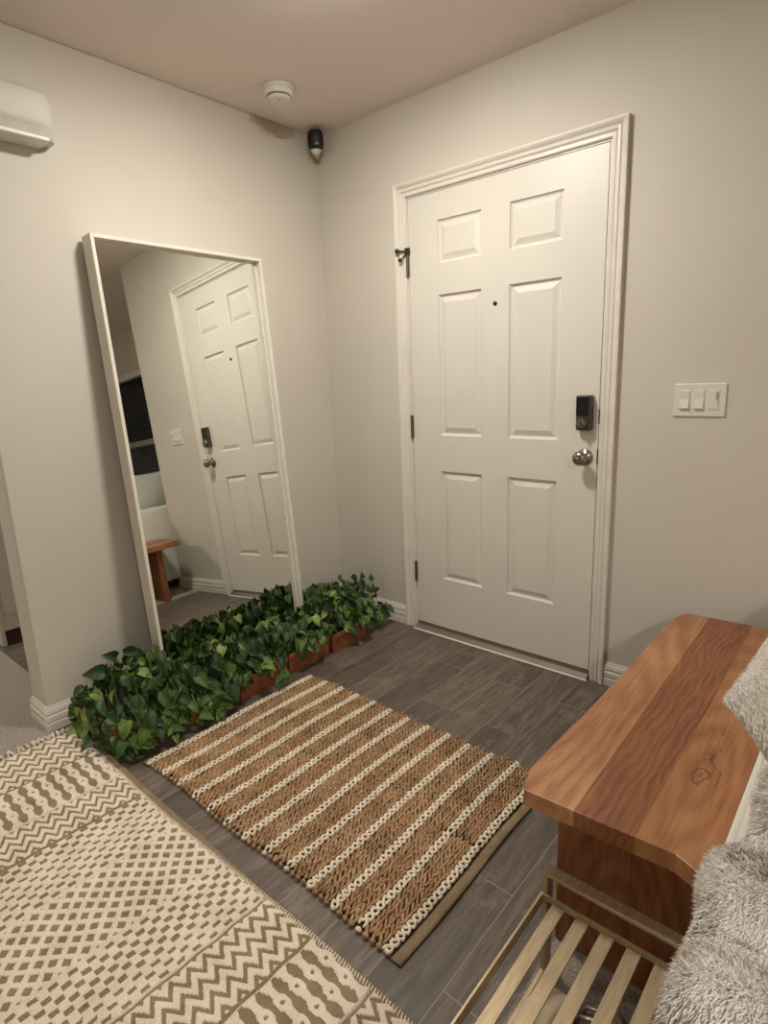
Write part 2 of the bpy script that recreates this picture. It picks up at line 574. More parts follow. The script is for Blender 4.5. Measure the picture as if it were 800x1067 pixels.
def ceiling_lamp(x, y, strength, label, r=.12):
    t = thing('ceiling_light', label, 'ceiling light', (x, y, H))
    MB().ring_lathe([(r + .012, H), (r + .012, H - .010), (r, H - .012)], (x, y, 0), 'z', 48).build('rim', M_WPLAST, t, True)
    MB().ring_lathe([(r - .002, H - .006), (r - .004, H - .016), (r * .75, H - .024), (r * .4, H - .028), (.01, H - .029)], (x, y, 0), 'z', 48).build('lamp_dome', emitter('lamp_glow', strength), t, True)
    return t


ceiling_lamp(1.0, -.945, FOYER_POWER, 'round flush ceiling light over the foyer, just above the picture')
ceiling_lamp(3.9, -2.9, LIVING_FILL, 'added unseen fill light, a round disc on the living room ceiling', .16)  # unseen disc added as fill and for bounce from the living area
ceiling_lamp(-1.3, -2.4, SIDE_FILL, 'added unseen fill light, a round disc on the side room ceiling beyond the opening')  # unseen disc added to brighten the side room and its carpet

# ------------------------------------------------------------------ wall and ceiling fittings
sd = thing('smoke_detector', 'round white smoke detector on the ceiling near the corner', 'smoke detector', (.272, -.463, H))
sx, sy = .272, -.463
MB().ring_lathe([(.066, H), (.066, H - .010), (.058, H - .014)], (sx, sy, 0), 'z', 40).build('base', M_WPLAST, sd, True)
MB().ring_lathe([(.060, H - .010), (.059, H - .030), (.055, H - .034), (.048, H - .034)], (sx, sy, 0), 'z', 40).build('body', M_WPLAST, sd, True)
MB().ring_lathe([(.046, H - .030), (.046, H - .041)], (sx, sy, 0), 'z', 40).build('vent_ring', simple('vent_dark', rgb(60, 54, 46), .7), sd)
MB().ring_lathe([(.040, H - .036), (.049, H - .0395), (.047, H - .047), (.036, H - .050), (.01, H - .051)], (sx, sy, 0), 'z', 40).build('cap', M_WPLAST, sd, True)
MB().ring_lathe([(.004, H - .050), (.004, H - .0525)], (sx + .012, sy - .008, 0), 'z', 12).build('test_button', simple('grey_button', rgb(150, 140, 128), .5), sd)

sc_ = thing('security_camera', 'small black capsule security camera in the upper room corner', 'camera', (.05, -.05, 2.41))
n = 20
axis = Vector((.62, -.72, -.12)).normalized()
mb = MB().ring_lathe([(.004, 0), (.018, .002), (.0235, .010), (.0235, .050), (.019, .058), (.006, .061)], (0, 0, 0), 'z', 28)
# body is an upright rounded capsule facing into the room
body = []
mb = MB()
rows = 14
for i in range(rows + 1):
    v = -1 + 2 * i / rows
    for k in range(28):
        a = 2 * PI * k / 28
        cx, cy = math.cos(a), math.sin(a)
        s = (1 - abs(v) ** 5) ** .5 if abs(v) < 1 else .02
        ex = math.copysign(abs(cx) ** .7, cx) * .038 * s
        ey = math.copysign(abs(cy) ** .7, cy) * .030 * s
        body.append((.089 + ex * .75 + ey * .66, -.090 + ex * .66 - ey * .75, 2.414 + v * .047))
fs = [(i * 28 + k, i * 28 + (k + 1) % 28, (i + 1) * 28 + (k + 1) % 28, (i + 1) * 28 + k) for i in range(rows) for k in range(28)]
mb.add(body, fs + [tuple(range(27, -1, -1)), tuple(rows * 28 + k for k in range(28))])
mb.build('housing', M_BLACK, sc_, True)
mb = MB().tube([(.020, -.020, 2.384), (.05, -.05, 2.376), (.076, -.076, 2.370)], [.018, .016, .014], 16)
mb.ring_lathe([(.004, 2.353), (.014, 2.356), (.022, 2.363), (.027, 2.374), (.022, 2.382)], (.083, -.084, 0), 'z', 24)
mb.build('mount', M_WPLAST, sc_, True)

# white wall unit upper left: rounded body with a lip below
M_UNIT = simple('matte_white_plastic', rgb(206, 202, 193), .6, var=.02, spec=.3)
wu = thing('wall_chime', 'white rounded plastic box high on the left wall', 'wall unit', (0, -1.46, 2.12))
y0u, y1u = -1.70, -1.300
prof = [(0, 2.118), (.080, 2.118), (.090, 2.126), (.092, 2.146), (.098, 2.150), (.104, 2.168), (.103, 2.215), (.092, 2.250), (.070, 2.270), (.030, 2.277), (0, 2.278)]
vs, ends = [], [(y0u, .55), (y0u + .02, .88), (y0u + .05, 1), (y1u - .06, 1), (y1u - .03, .94), (y1u - .010, .82), (y1u, .60)]
for y, s in ends:
    for d, z in prof:
        vs.append((d * s, y, 2.20 + (z - 2.20) * (.90 + .1 * s) if z > 2.2 else z))
npf = len(prof)
fs = [(i * npf + k, i * npf + (k + 1) % npf, (i + 1) * npf + (k + 1) % npf, (i + 1) * npf + k) for i in range(len(ends) - 1) for k in range(npf)]
MB().add(vs, fs + [tuple(range(npf)), tuple((len(ends) - 1) * npf + k for k in range(npf))]).build('cover', M_UNIT, wu, True)
MB().box(0, .094, y0u + .02, y1u - .030, 2.108, 2.122).build('lip', M_WPLAST, wu, bevel=.004)

# three gang switch
sw = thing('light_switch', 'white three gang light switch plate on the wall right of the door', 'light switch', (1.83, 0, 1.174))
MB().box(1.748, 1.914, -.006, 0, 1.117, 1.231).build('plate', M_WPLAST, sw, bevel=.003)
for k in range(3):
    cx = 1.785 + k * .046
    f = MB().box(cx - .0175, cx + .0175, -.0075, -.004, 1.140, 1.209).build('switch_frame', M_WPLAST, sw, bevel=.001)
    if k < 2:
        mb = MB()
        x0, x1 = cx - .0145, cx + .0145
        mb.add([(x0, -.007, 1.143), (x1, -.007, 1.143), (x1, -.007, 1.206), (x0, -.007, 1.206),
                (x0, -.0145, 1.146), (x1, -.0145, 1.146), (x1, -.0085, 1.178), (x0, -.0085, 1.178), (x1, -.0095, 1.205), (x0, -.0095, 1.205)],
               [(0, 1, 2, 3), (4, 5, 6, 7), (7, 6, 8, 9), (0, 4, 5, 1), (3, 9, 8, 2), (0, 3, 9, 7, 4), (1, 5, 6, 8, 2)])
        mb.build('rocker', M_WPLAST, f)
    else:
        MB().box(cx - .013, cx + .013, -.0085, -.007, 1.145, 1.204).build('dimmer_paddle', M_WPLAST, f, bevel=.001)
        MB().box(cx + .008, cx + .0115, -.0115, -.007, 1.175, 1.200).build('dimmer_slider', simple('grey_plastic', rgb(150, 146, 136), .5), f)

# ------------------------------------------------------------------ leaning floor mirror
qa, qd = .0714, .18103
N_, Um, Vm = Vector((.9974, .0048, .0714)), Vector((-.0048, 1, 0)), Vector((-.0714, -.0003, .9974))
O_ = N_ * qd
O_ = O_ - Vm * (O_.z / Vm.z)            # a point of the glass plane on the floor
mir = thing('floor_mirror', 'tall white framed mirror leaning against the left wall behind the plants', 'mirror', (.18, -.85, 0))


def mp(u, v, w_):
    return O_ + Um * u + Vm * v + N_ * w_


def mbox(mb, u0, u1, v0, v1, w0, w1):
    vs = [mp(u, v, q) for q in (w0, w1) for v in (v0, v1) for u in (u0, u1)]
    return mb.add(vs, [(0, 2, 3, 1), (4, 5, 7, 6), (0, 1, 5, 4), (2, 6, 7, 3), (0, 4, 6, 2), (1, 3, 7, 5)])


u0, u1, v0, v1 = -1.238, -.469, .006, 1.844
wf, wb, tk = .031, -.038, .014
mb = MB()
mbox(mb, u0, u0 + tk, v0, v1, wb, wf)
mbox(mb, u1 - tk, u1, v0, v1, wb, wf)
mbox(mb, u0 + tk, u1 - tk, v1 - tk, v1, wb, wf)
mbox(mb, u0 + tk, u1 - tk, v0, v0 + tk, wb, wf)
M_FRAME = simple('frame_white', rgb(224, 218, 205), .35, var=.03)
mb.build('frame', M_FRAME, mir, bevel=.0015)
mb = MB()
e = tk + .006
mbox(mb, u0 + tk, u0 + e, v0 + tk, v1 - tk, -.01, .003)
mbox(mb, u1 - e, u1 - tk, v0 + tk, v1 - tk, -.01, .003)
mbox(mb, u0 + e, u1 - e, v1 - e, v1 - tk, -.01, .003)
mbox(mb, u0 + e, u1 - e, v0 + tk, v0 + e, -.01, .003)
mb.build('inner_lip', M_FRAME, mir)
g = NT('mirror_silver', .0, .5, 1.0)
g.color(g.ramp(g.noise(g.pos(), .8, 1), [(0, (.86, .89, .84)), (1, (.88, .90, .85))]))
mb = MB()
mbox(mb, u0 + e - .002, u1 - e + .002, v0 + e - .002, v1 - e + .002, -.005, 0)
mb.build('glass', g.m, mir)
mb = MB()
mbox(mb, u0 + tk, u1 - tk, v0 + tk, v1 - tk, -.036, -.012)
mb.build('backing', simple('backing_board', rgb(120, 100, 80), .8), mir)

# ------------------------------------------------------------------ live edge style bench
KN = (2.129, -1.035)


def wood(name, c0, c1, c2, kx, ky, freq=150, yk=.16, vert=False, knot=False):
    t = NT(name, .36, .45)
    p = t.pos()
    s = t.sep(p)
    along, across = (s[2], s[0]) if vert else (s[1], s[0])
    w1 = t.noise(t.mapping(p, scale=(1, 1, .25) if vert else (1, .25, 1)), 7, 3, .5)
    dx = t.math('ADD', t.math('SUBTRACT', across, kx), t.math('MULTIPLY', t.math('SUBTRACT', w1, .5), .16))
    dy = t.math('MULTIPLY', t.math('SUBTRACT', along, ky), yk)
    f = t.math('SQRT', t.math('ADD', t.math('MULTIPLY', dx, dx), t.math('MULTIPLY', dy, dy)))
    rings = t.math('SINE', t.math('MULTIPLY', f, freq * 2))
    rings = t.math('MULTIPLY_ADD', rings, .5, .5)
    fine = t.noise(t.mapping(p, scale=(1, 1, .05) if vert else (1, .05, 1)), 190, 4, .65)
    broad = t.noise(t.mapping(p, scale=(1, 1, .2) if vert else (1, .2, 1)), 14, 4, .6, .5)
    v = t.math('ADD', t.math('MULTIPLY', rings, .13), t.math('ADD', t.math('MULTIPLY', fine, .48), t.math('MULTIPLY', broad, .46)))
    col = t.ramp(v, [(.30, c0), (.52, c1), (.76, c2)])
    if knot:
        dd = t.math('ADD', t.math('POWER', t.math('SUBTRACT', s[0], KN[0]), 2.0), t.math('MULTIPLY', t.math('POWER', t.math('SUBTRACT', s[1], KN[1]), 2.0), .13))
        dist = t.math('ADD', t.math('SQRT', dd), t.math('MULTIPLY', t.math('SUBTRACT', t.noise(p, 22, 1, .5), .5), .040))
        ring = t.math('LESS_THAN', t.math('ABSOLUTE', t.math('SUBTRACT', dist, .013)), .0030)
        ring2 = t.math('MULTIPLY', t.math('LESS_THAN', t.math('ABSOLUTE', t.math('SUBTRACT', dist, .033)), .0022), t.math('GREATER_THAN', w1, .5))
        core = t.math('LESS_THAN', dist, .003)
        m = t.math('MINIMUM', t.math('ADD', t.math('ADD', ring, ring2), core), 1.0)
        col = t.mix(t.math('MULTIPLY', m, .5), col, rgb(84, 46, 24))
        crack = t.math('LESS_THAN', t.math('ABSOLUTE', t.math('SUBTRACT', t.math('ADD', s[0], t.math('MULTIPLY', t.noise(t.mapping(p, scale=(1, 1, 1)), 12, 3), .16)), KN[0] + .085)), .0013)
        near = t.math('LESS_THAN', t.math('ABSOLUTE', t.math('SUBTRACT', s[1], KN[1] + .10)), .13)
        col = t.mix(t.math('MULTIPLY', t.math('MULTIPLY', crack, near), .6), col, rgb(92, 44, 20))
    t.color(col)
    t.bump(fine, .06, .001)
    return t.m


W_LIGHT = wood('board_honey', rgb(120, 76, 50), rgb(162, 112, 75), rgb(188, 142, 104), 1.86, -1.15, 95)
W_RED = wood('board_red', rgb(92, 52, 33), rgb(130, 80, 50), rgb(158, 104, 70), 1.80, .6, 240, .05)
W_ORANGE = wood('board_orange', rgb(122, 76, 48), rgb(160, 107, 69), rgb(184, 133, 93), KN[0], KN[1], 80, .30, knot=True)
W_PANEL = wood('board_panel', rgb(92, 54, 32), rgb(136, 84, 50), rgb(166, 108, 68), 2.03, .1, 110, .35, vert=True)
W_PANEL2 = wood('board_panel_light', rgb(110, 62, 34), rgb(150, 92, 54), rgb(172, 112, 70), 1.93, .2, 120, .35, vert=True)

bench = thing('wooden_bench', 'reddish brown solid wood bench with slab legs beside the door', 'bench', (2.03, -.7, 0))
ZT, TH = .430, .040
left = [(1.853, -1.293), (1.831, -1.222), (1.835, -1.10), (1.841, -.905), (1.845, -.651), (1.843, -.448), (1.842, -.295), (1.847, -.203), (1.856, -.138), (1.874, -.110)]
seam1 = [(1.961, -1.289), (1.953, -.70), (1.943, -.106)]
seam2 = [(2.079, -1.284), (2.079, -.70), (2.072, -.100)]
right = [(2.150, -1.281), (2.198, -1.302), (2.222, -1.285), (2.2245, -1.15), (2.219, -1.05), (2.212, -.92), (2.214, -.75), (2.222, -.55), (2.224, -.35), (2.216, -.20), (2.196, -.104)]
polys = [left + seam1[::-1], seam1 + seam2[::-1], seam2[:1] + right + seam2[::-1][:-1]]
inner = set(seam1 + seam2)
mb = MB()
ids = {}


def vid(x, y, z):
    k = (round(x, 5), round(y, 5), z)
    if k not in ids:
        ids[k] = len(mb.v)
        mb.v.append((x, y, z))
    return ids[k]


for mi_, poly in enumerate(polys):
    n = len(poly)
    mb.f.append(tuple(vid(x, y, ZT) for x, y in poly))
    mb.f.append(tuple(vid(x, y, ZT - TH) for x, y in poly[::-1]))
    mb.mi += [mi_, mi_]
    for k in range(n):
        (xa, ya_), (xb, yb_) = poly[k], poly[(k + 1) % n]
        if (xa, ya_) in seam1 and (xb, yb_) in seam1 or (xa, ya_) in seam2 and (xb, yb_) in seam2:
            continue
        mb.f.append((vid(xa, ya_, ZT), vid(xb, yb_, ZT), vid(xb, yb_, ZT - TH), vid(xa, ya_, ZT - TH)))
        mb.mi.append(mi_)
mb.build('top', [W_LIGHT, W_RED, W_ORANGE], bench, bevel=.0022)
for y0, y1 in ((-1.215, -1.170), (-.300, -.255)):
    MB().prism([(1.897, y0), (2.200, y0), (2.200, y1), (1.897, y1)], .006, ZT - TH).build('slab_leg', W_PANEL, bench, bevel=.003)
MB().box(2.00, 2.08, -1.17, -.30, ZT - TH - .06, ZT - TH - .0005).build('stretcher', W_PANEL2, bench, bevel=.003)

# ------------------------------------------------------------------ brass slatted rack
t = NT('brushed_champagne', .42, .5, .45)
p = t.pos()
t.color(t.ramp(t.noise(t.mapping(p, scale=(1, .1, 1)), 160, 3), [(.3, rgb(172, 152, 120)), (.7, rgb(196, 177, 146))]))
M_BRASS = t.m
rk = thing('shoe_rack', 'low champagne gold metal rack with flat slats in front of the wooden bench', 'rack', (2.05, -1.7, 0))
X0, X1, Y0, Y1 = 1.909, 2.209, -2.02, -1.284
ZS = .212
for (x, y) in ((X0, Y1), (X1 - .012, Y1), (X0, Y0 + .028), (X1 - .012, Y0 + .028)):
    MB().box(x, x + .012, y - .028, y, .006, .262).build('leg', M_BRASS, rk, bevel=.001)
for y in (Y1, Y0 + .028):
    MB().box(X0, X1, y - .028, y + .0, .262, .270).build('end_bar', M_BRASS, rk, bevel=.001)
for x in (X0, X1 - .005):
    MB().box(x, x + .005, Y0, Y1 - .028, ZS - .016, ZS + .010).build('side_rail', M_BRASS, rk, bevel=.0008)
for y in (Y1 - .034, Y0 + .028):
    MB().box(X0 + .005, X1 - .005, y, y + .005, ZS - .004, ZS + .010).build('end_rail', M_BRASS, rk, bevel=.0008)
for k in range(5):
    x = 1.950 + k * .0505
    MB().box(x - .0132, x + .0132, Y0 + .034, Y1 - .034, ZS - .004, ZS).build('slat', M_BRASS, rk, bevel=.0008)
MB().box(X0 + .002, X0 + .010, Y0 + .028, Y1 - .028, .008, .020).build('floor_rail', M_BRASS, rk)
MB().box(X1 - .010, X1 - .002, Y0 + .028, Y1 - .028, .008, .020).build('floor_rail', M_BRASS, rk)


# ------------------------------------------------------------------ shoes on the carpet under the rack
def loft(sections, seg=20, mi=0):
    """sections: list of (y, cx, half width, z0, z1); a superelliptic tube along y"""
    mb = MB()
    vs = []
    for y, cx, hw, z0, z1 in sections:
        for k in range(seg):
            a = 2 * PI * k / seg
            c, s = math.cos(a), math.sin(a)
            vs.append((cx + hw * math.copysign(abs(c) ** .75, c), y, (z0 + z1) / 2 + (z1 - z0) / 2 * math.copysign(abs(s) ** .75, s)))
    n = len(sections)
    fs = [(i * seg + k, i * seg + (k + 1) % seg, (i + 1) * seg + (k + 1) % seg, (i + 1) * seg + k) for i in range(n - 1) for k in range(seg)]
    mb.add(vs, fs + [tuple(range(seg)), tuple((n - 1) * seg + k for k in range(seg))], mi)
    return mb


M_SUEDE = simple('cream_suede', rgb(200, 182, 156), .85, var=.10, scale=30, bump=.3)
M_SOLE = simple('cream_sole', rgb(186, 170, 148), .7)
M_GREYSH = simple('grey_knit', rgb(150, 146, 136), .8, var=.12, scale=60, bump=.3)
M_WSOLE = simple('white_rubber', rgb(214, 210, 200), .5)
M_SILVER = simple('silver_strap', rgb(190, 184, 172), .3, .6)
M_IN = simple('shoe_lining', rgb(104, 90, 74), .9)


def shoe(name, label, cat, group, x, y, rot, upper, sole, kind):
    t = thing(name, label, cat, (0, 0, 0), group)
    if kind == 'clog':
        loft([(-.115, 0, .026, 0, .020), (-.10, 0, .036, 0, .022), (-.03, 0, .033, 0, .022), (.05, .003, .043, 0, .022), (.10, .005, .034, 0, .022), (.122, .006, .016, .002, .020)]).build('sole', sole, t, True)
        loft([(-.025, 0, .035, .014, .058), (.0, 0, .040, .014, .072), (.04, .003, .045, .014, .074), (.085, .005, .041, .014, .062), (.112, .006, .026, .014, .046), (.124, .006, .010, .018, .034)]).build('upper', upper, t, True)
        loft([(-.106, 0, .024, .019, .026), (-.06, 0, .028, .019, .026), (-.022, 0, .031, .019, .050)]).build('footbed', M_IN, t, True)
    elif kind == 'sneaker':
        loft([(-.13, 0, .024, 0, .028), (-.115, 0, .036, 0, .030), (-.03, 0, .034, 0, .026), (.05, .003, .045, 0, .024), (.10, .005, .038, .002, .026), (.128, .006, .018, .008, .028)]).build('sole', sole, t, True)
        loft([(-.125, 0, .022, .02, .075), (-.11, 0, .032, .02, .090), (-.05, 0, .033, .02, .088), (-.01, 0, .036, .02, .082), (.04, .003, .041, .02, .066), (.085, .005, .038, .02, .052), (.118, .006, .020, .02, .040)]).build('upper', upper, t, True)
        loft([(-.105, 0, .021, .07, .0925), (-.075, 0, .025, .07, .0935), (-.035, 0, .020, .07, .0915)]).build('collar_opening', M_IN, t, True)
        mb = MB()
        for k in range(4):
            yy = -.010 + k * .018
            zz = .085 - k * .0062
            mb.tube([(-.017, yy, zz - .004), (0, yy, zz + .004), (.017, yy, zz - .004)], .0028, 6)
        mb.build('laces', M_WSOLE, t, True)
    else:
        loft([(-.11, 0, .026, 0, .016), (-.03, 0, .028, 0, .014), (.05, .003, .040, 0, .014), (.10, .005, .032, 0, .014), (.12, .006, .014, .002, .012)]).build('sole', sole, t, True)
        mb = MB()
        for yy, hh, hw in ((.075, .040, .036), (.045, .048, .039), (-.085, .070, .026)):
            mb.tube([(-hw, yy, .010), (-hw * .8, yy, hh * .75), (0, yy, hh), (hw * .8, yy, hh * .75), (hw, yy, .010)], .0045, 8)
        mb.tube([(0, .075, .038), (0, .02, .052), (0, -.04, .060)], .004, 8)
        mb.build('strap', upper, t, True)
    t.location = (x, y, .006)
    t.rotation_euler = (0, 0, rot)
    return t


shoe('slip_on_shoe', 'cream slip on shoe on the carpet under the rack, beside its thin floor rail', 'shoe', None, 1.970, -1.470, -.03, M_SUEDE, M_SOLE, 'clog')
shoe('strap_sandal', 'silver strapped sandal under the rack between the cream shoe and the grey trainer', 'sandal', None, 2.058, -1.415, .04, M_SILVER, M_SOLE, 'sandal')
shoe('trainer', 'grey trainer with a white sole under the rack, nearest the sofa', 'shoe', None, 2.138, -1.412, .02, M_GREYSH, M_WSOLE, 'sneaker')


# ------------------------------------------------------------------ jute rug
def jute_mat(name, c0, c1, c2, sc=160):
    t = NT(name, .9, .15)
    p = t.pos()
    a = t.noise(p, sc, 3, .6)
    b = t.noise(p, 14, 3, .6)
    v = t.math('ADD', t.math('MULTIPLY', a, .6), t.math('MULTIPLY', b, .4))
    t.color(t.ramp(v, [(.35, c0), (.5, c1), (.66, c2)]))
    t.bump(t.noise(p, 420, 3), .5, .003)
    return t.m


M_JUTE = jute_mat('jute_fibre', rgb(120, 90, 62), rgb(164, 131, 96), rgb(196, 166, 130))
M_CREAMC = jute_mat('cream_cotton_cord', rgb(208, 192, 168), rgb(230, 216, 194), rgb(242, 232, 214))
M_HEM = jute_mat('rug_hem', rgb(118, 100, 76), rgb(140, 122, 96), rgb(152, 134, 108), 300)
M_JBACK = jute_mat('rug_backing', rgb(58, 44, 32), rgb(76, 58, 42), rgb(90, 70, 52))

GV = None


def grain_template():
    vs, fs = [], []
    rings = [(-1.0, .25), (-.6, .85), (0, 1.0), (.6, .85), (1.0, .25)]
    seg = 6
    for l, r in rings:
        for k in range(seg):
            a = 2 * PI * k / seg
            vs.append((l, r * math.cos(a), r * math.sin(a)))
    for i in range(len(rings) - 1):
        for k in range(seg):
            a, b = i * seg + k, i * seg + (k + 1) % seg
            fs.append((a, b, b + seg, a + seg))
    fs.append(tuple(range(seg - 1, -1, -1)))
    fs.append(tuple((len(rings) - 1) * seg + k for k in range(seg)))
    return np.array(vs), fs


GT, GF = grain_template()


def grains(items):
    """items: (cx, cy, cz, angle, half length, half width, half height, tilt)"""
    mb = MB()
    V, Fc = [], []
    for cx, cy, cz, an, L, W_, Hh, tl in items:
        c, s = math.cos(an), math.sin(an)
        x = GT[:, 0] * L
        y = GT[:, 1] * W_
        z = GT[:, 2] * Hh + GT[:, 0] * tl
        V.append(np.stack([cx + x * c - y * s, cy + x * s + y * c, cz + z], 1))
    V = np.concatenate(V)
    n = len(GT)
    for i in range(len(items)):
        Fc += [tuple(k + i * n for k in f) for f in GF]
    mb.v = [tuple(v) for v in V]
    mb.f = Fc
    mb.mi = [0] * len(Fc)
    return mb


def rug_mesh(name, mat, items, parent):
    return grains(items).build(name, mat, parent, True, solid=False)


rj = thing('jute_rug', 'brown jute door mat rug with cream braided stripes lying before the door', 'rug', (1.08, -1.1, 0))
JX0, JX1, JY0, JY1 = .512, 1.632, -1.483, -.722
rng = random.Random(3)


def warp(x, y):
    # slightly uneven edges
    return x + .004 * math.sin(y * 9 + 1), y + (.005 * math.sin(x * 11) if y < -1.1 else .004 * math.sin(x * 8 + 2))


mb = MB()
nx = 40
poly = []
for i in range(nx + 1):
    x = JX0 - .012 + (JX1 - JX0 + .024) * i / nx
    poly.append(warp(x, JY0 + .008))
for i in range(nx, -1, -1):
    x = JX0 - .012 + (JX1 - JX0 + .024) * i / nx
    poly.append(warp(x, JY1 - .008))
mb.prism(poly, .001, .007)
mb.build('backing', M_JBACK, rj)
per = .0914
jit, crm = [], []
nstr = 13
for sidx in range(nstr):
    cx0 = .523 + sidx * per
    rows = [('c', cx0)]
    if sidx < nstr - 1:
        rows += [('j', cx0 + per * (.5 + (k - 1) * .235)) for k in range(3)]
    for kind, cx in rows:
        ph = rng.random()
        step = .0195 if kind == 'j' else .0205
        ny = int((JY1 - JY0) / step) + 1
        for k in range(ny):
            y = JY0 + step * (k + ph * .8)
            if y > JY1:
                continue
            if kind == 'j':
                for sgn in (-1, 1):
                    X, Y = warp(cx + sgn * .0053 + rng.uniform(-.001, .001), y + (step * .5 if sgn > 0 else 0))
                    jit.append((X, Y, .0125 + rng.uniform(-.001, .001), PI / 2 - sgn * .36 + rng.uniform(-.2, .2), .0138 * rng.uniform(.85, 1.1), .0046 * rng.uniform(.8, 1.2), .0054, rng.uniform(0, .004)))
            else:
                # chain links: crossing strands leaving a dark hole in the middle
                for sgn in (-1, 1):
                    X, Y = warp(cx + sgn * .0086 + rng.uniform(-.0016, .0016), y)
                    crm.append((X, Y, .0140, PI / 2 + rng.uniform(-.35, .35), .0090, .0040, .0050, rng.uniform(-.001, .003)))
                    X, Y = warp(cx, y + step * .5)
                    crm.append((X, Y, .0155 + .0012 * sgn, PI / 2 + sgn * .85 + rng.uniform(-.25, .25), .0128, .0046, .0044, rng.uniform(-.002, .002)))
        X, Y = warp(cx, JY0 - .003)
        (crm if kind == 'c' else jit).append((X, Y, .010, rng.uniform(-.6, .6), .008, .006, .007, 0))
rug_mesh('jute_braids', M_JUTE, jit, rj)
rug_mesh('cream_braids', M_CREAMC, crm, rj)
# cloth hems at both ends
for xa, xb in ((JX0 - .020, JX0 + .001), (JX1 + .001, JX1 + .030)):
    vs, fs = [], []
    m = 30
    for i in range(m + 1):
        y = JY0 - .012 + (JY1 - JY0 + .014) * i / m
        X, _ = warp(0, y)
        zz = .010 + .0015 * math.sin(y * 23)
        for x, z in ((xa, 0.001), (xa, zz * .7), (xa + .004, zz), (xb - .004, zz), (xb, zz * .7), (xb, .001)):
            vs.append((x + X, y, z))
    for i in range(m):
        for k in range(6):
            a, b = i * 6 + k, i * 6 + (k + 1) % 6
            fs.append((a, b, b + 6, a + 6))
    fs += [tuple(range(6)), tuple(m * 6 + k for k in range(6))]
    MB().add(vs, fs).build('hem', M_HEM, rj, True)


# ------------------------------------------------------------------ large patterned rug
def band_value(x, y):
    """1 = brown, 0 = cream, for arrays of rug coordinates (x across the bands, y along them)"""
    P = .042
    edges = [.075, .292, .500, .655, .858, 1.092, 1.280, 1.455, 1.645, 1.90]
    kinds = ['z', 'x', 'z', 'c', 'd', 'c', 'z', 'x', 'z']
    out = np.zeros_like(x)
    yy = y + .0015 * np.sin(x * 40)
    for i, kd in enumerate(kinds):
        a, b = edges[i], edges[i + 1]
        m = (x >= a) & (x < b)
        u = (x - a)
        w_ = b - a
        if kd == 'z':
            tri = np.abs(((yy / P) % 1) * 2 - 1)
            nl = max(3, round(w_ / .040))
            per_ = w_ / nl
            ph = ((u + (tri - .5) * .034) / per_) % 1
            v = (ph > .60).astype(float)
            v[(u < .007) | (u > w_ - .007)] = 1
        elif kd == 'x':
            ky = (yy / P) % 1
            lobe = .215 - .075 * np.clip(1.8 * np.cos(u / w_ * 2 * PI * 3), -1, 1)
            v = (np.abs(ky - .5) < lobe).astype(float)
            for q in (.33, .67):
                r = ((u - w_ * q) / .0048) ** 2 + ((np.minimum(ky, 1 - ky)) * P / .0048) ** 2
                v[r < 1] = 1
            v[(u < .006) | (u > w_ - .006)] = 0
        elif kd == 'c':
            hx = .0405
            def patch(cx, cy):
                uu = ((u - cx) / hx + .5) % 1 - .5
                kk = ((yy - cy) / P + .5) % 1 - .5
                return (np.abs(uu * hx) < .0062) & (np.abs(kk * P) < .0100)
            v = (patch(.012, 0) | patch(.012 + hx / 2, P / 2)).astype(float)
            v[(u < .004) | (u > w_ - .004)] = 0
        else:
            hx = .047
            uu, kk = u / hx, yy / P
            s1 = np.abs(((uu + kk) % 1) - .5)
            s2 = np.abs(((uu - kk) % 1) - .5)
            v = ((s1 < .29) & (s2 < .29)).astype(float)
            v[(u < .006) | (u > w_ - .006)] = 0
        # thin seam thread between bands
        out[m] = v[m]
    return out


BX0, BX1, BY0, BY1 = .075, 1.868, -2.86, -1.580
cell = .0025
nx, ny = int((BX1 - BX0) / cell), int((BY1 - BY0) / cell)
xs = np.linspace(BX0, BX1, nx + 1)
ys = np.linspace(BY0, BY1, ny + 1)
XX, YY = np.meshgrid(xs, ys, indexing='ij')
bv = band_value(XX, YY)
rngn = np.random.default_rng(5)
ZZ = .0125 - .0026 * bv + rngn.uniform(-.0006, .0006, XX.shape) + .0012 * np.sin(XX * 5.1 + 1) * np.sin(YY * 4.3)
for e_ in (.292, .500, .655, .858, 1.092, 1.280, 1.455, 1.645):
    ZZ -= .004 * np.exp(-((XX - e_) / .0028) ** 2)
XW = XX + .004 * np.sin(YY * 7) + .0015 * np.sin(YY * 61)
YW_ = YY + .006 * np.sin(XX * 5 + .6) * np.clip((YY - BY0) / (BY1 - BY0), 0, 1)
V = np.stack([XW, YW_, ZZ], -1).reshape(-1, 3)
ii, jj = np.meshgrid(np.arange(nx), np.arange(ny), indexing='ij')
i0 = ii * (ny + 1) + jj
quads = np.stack([i0, i0 + ny + 1, i0 + ny + 2, i0 + 1], -1).reshape(-1, 4)
XCc, YCc = (XX[:-1, :-1] + cell / 2), (YY[:-1, :-1] + cell / 2)
mi = band_value(XCc, YCc).reshape(-1).astype(np.int32)
me = bpy.data.meshes.new('woven_field')
me.vertices.add(len(V))
me.vertices.foreach_set('co', V.astype(np.float32).ravel())
me.loops.add(quads.size)
me.loops.foreach_set('vertex_index', quads.astype(np.int32).ravel())
me.polygons.add(len(quads))
me.polygons.foreach_set('loop_start', np.arange(0, quads.size, 4, dtype=np.int32))
M_RCREAM = jute_mat('rug_cream_yarn', rgb(200, 185, 162), rgb(226, 213, 192), rgb(240, 229, 211), 330)
M_RBROWN = jute_mat('rug_taupe_yarn', rgb(112, 94, 72), rgb(142, 123, 98), rgb(162, 144, 118), 330)
me.materials.append(M_RCREAM)
me.materials.append(M_RBROWN)
me.polygons.foreach_set('material_index', mi)
me.update(calc_edges=True)
me.validate()
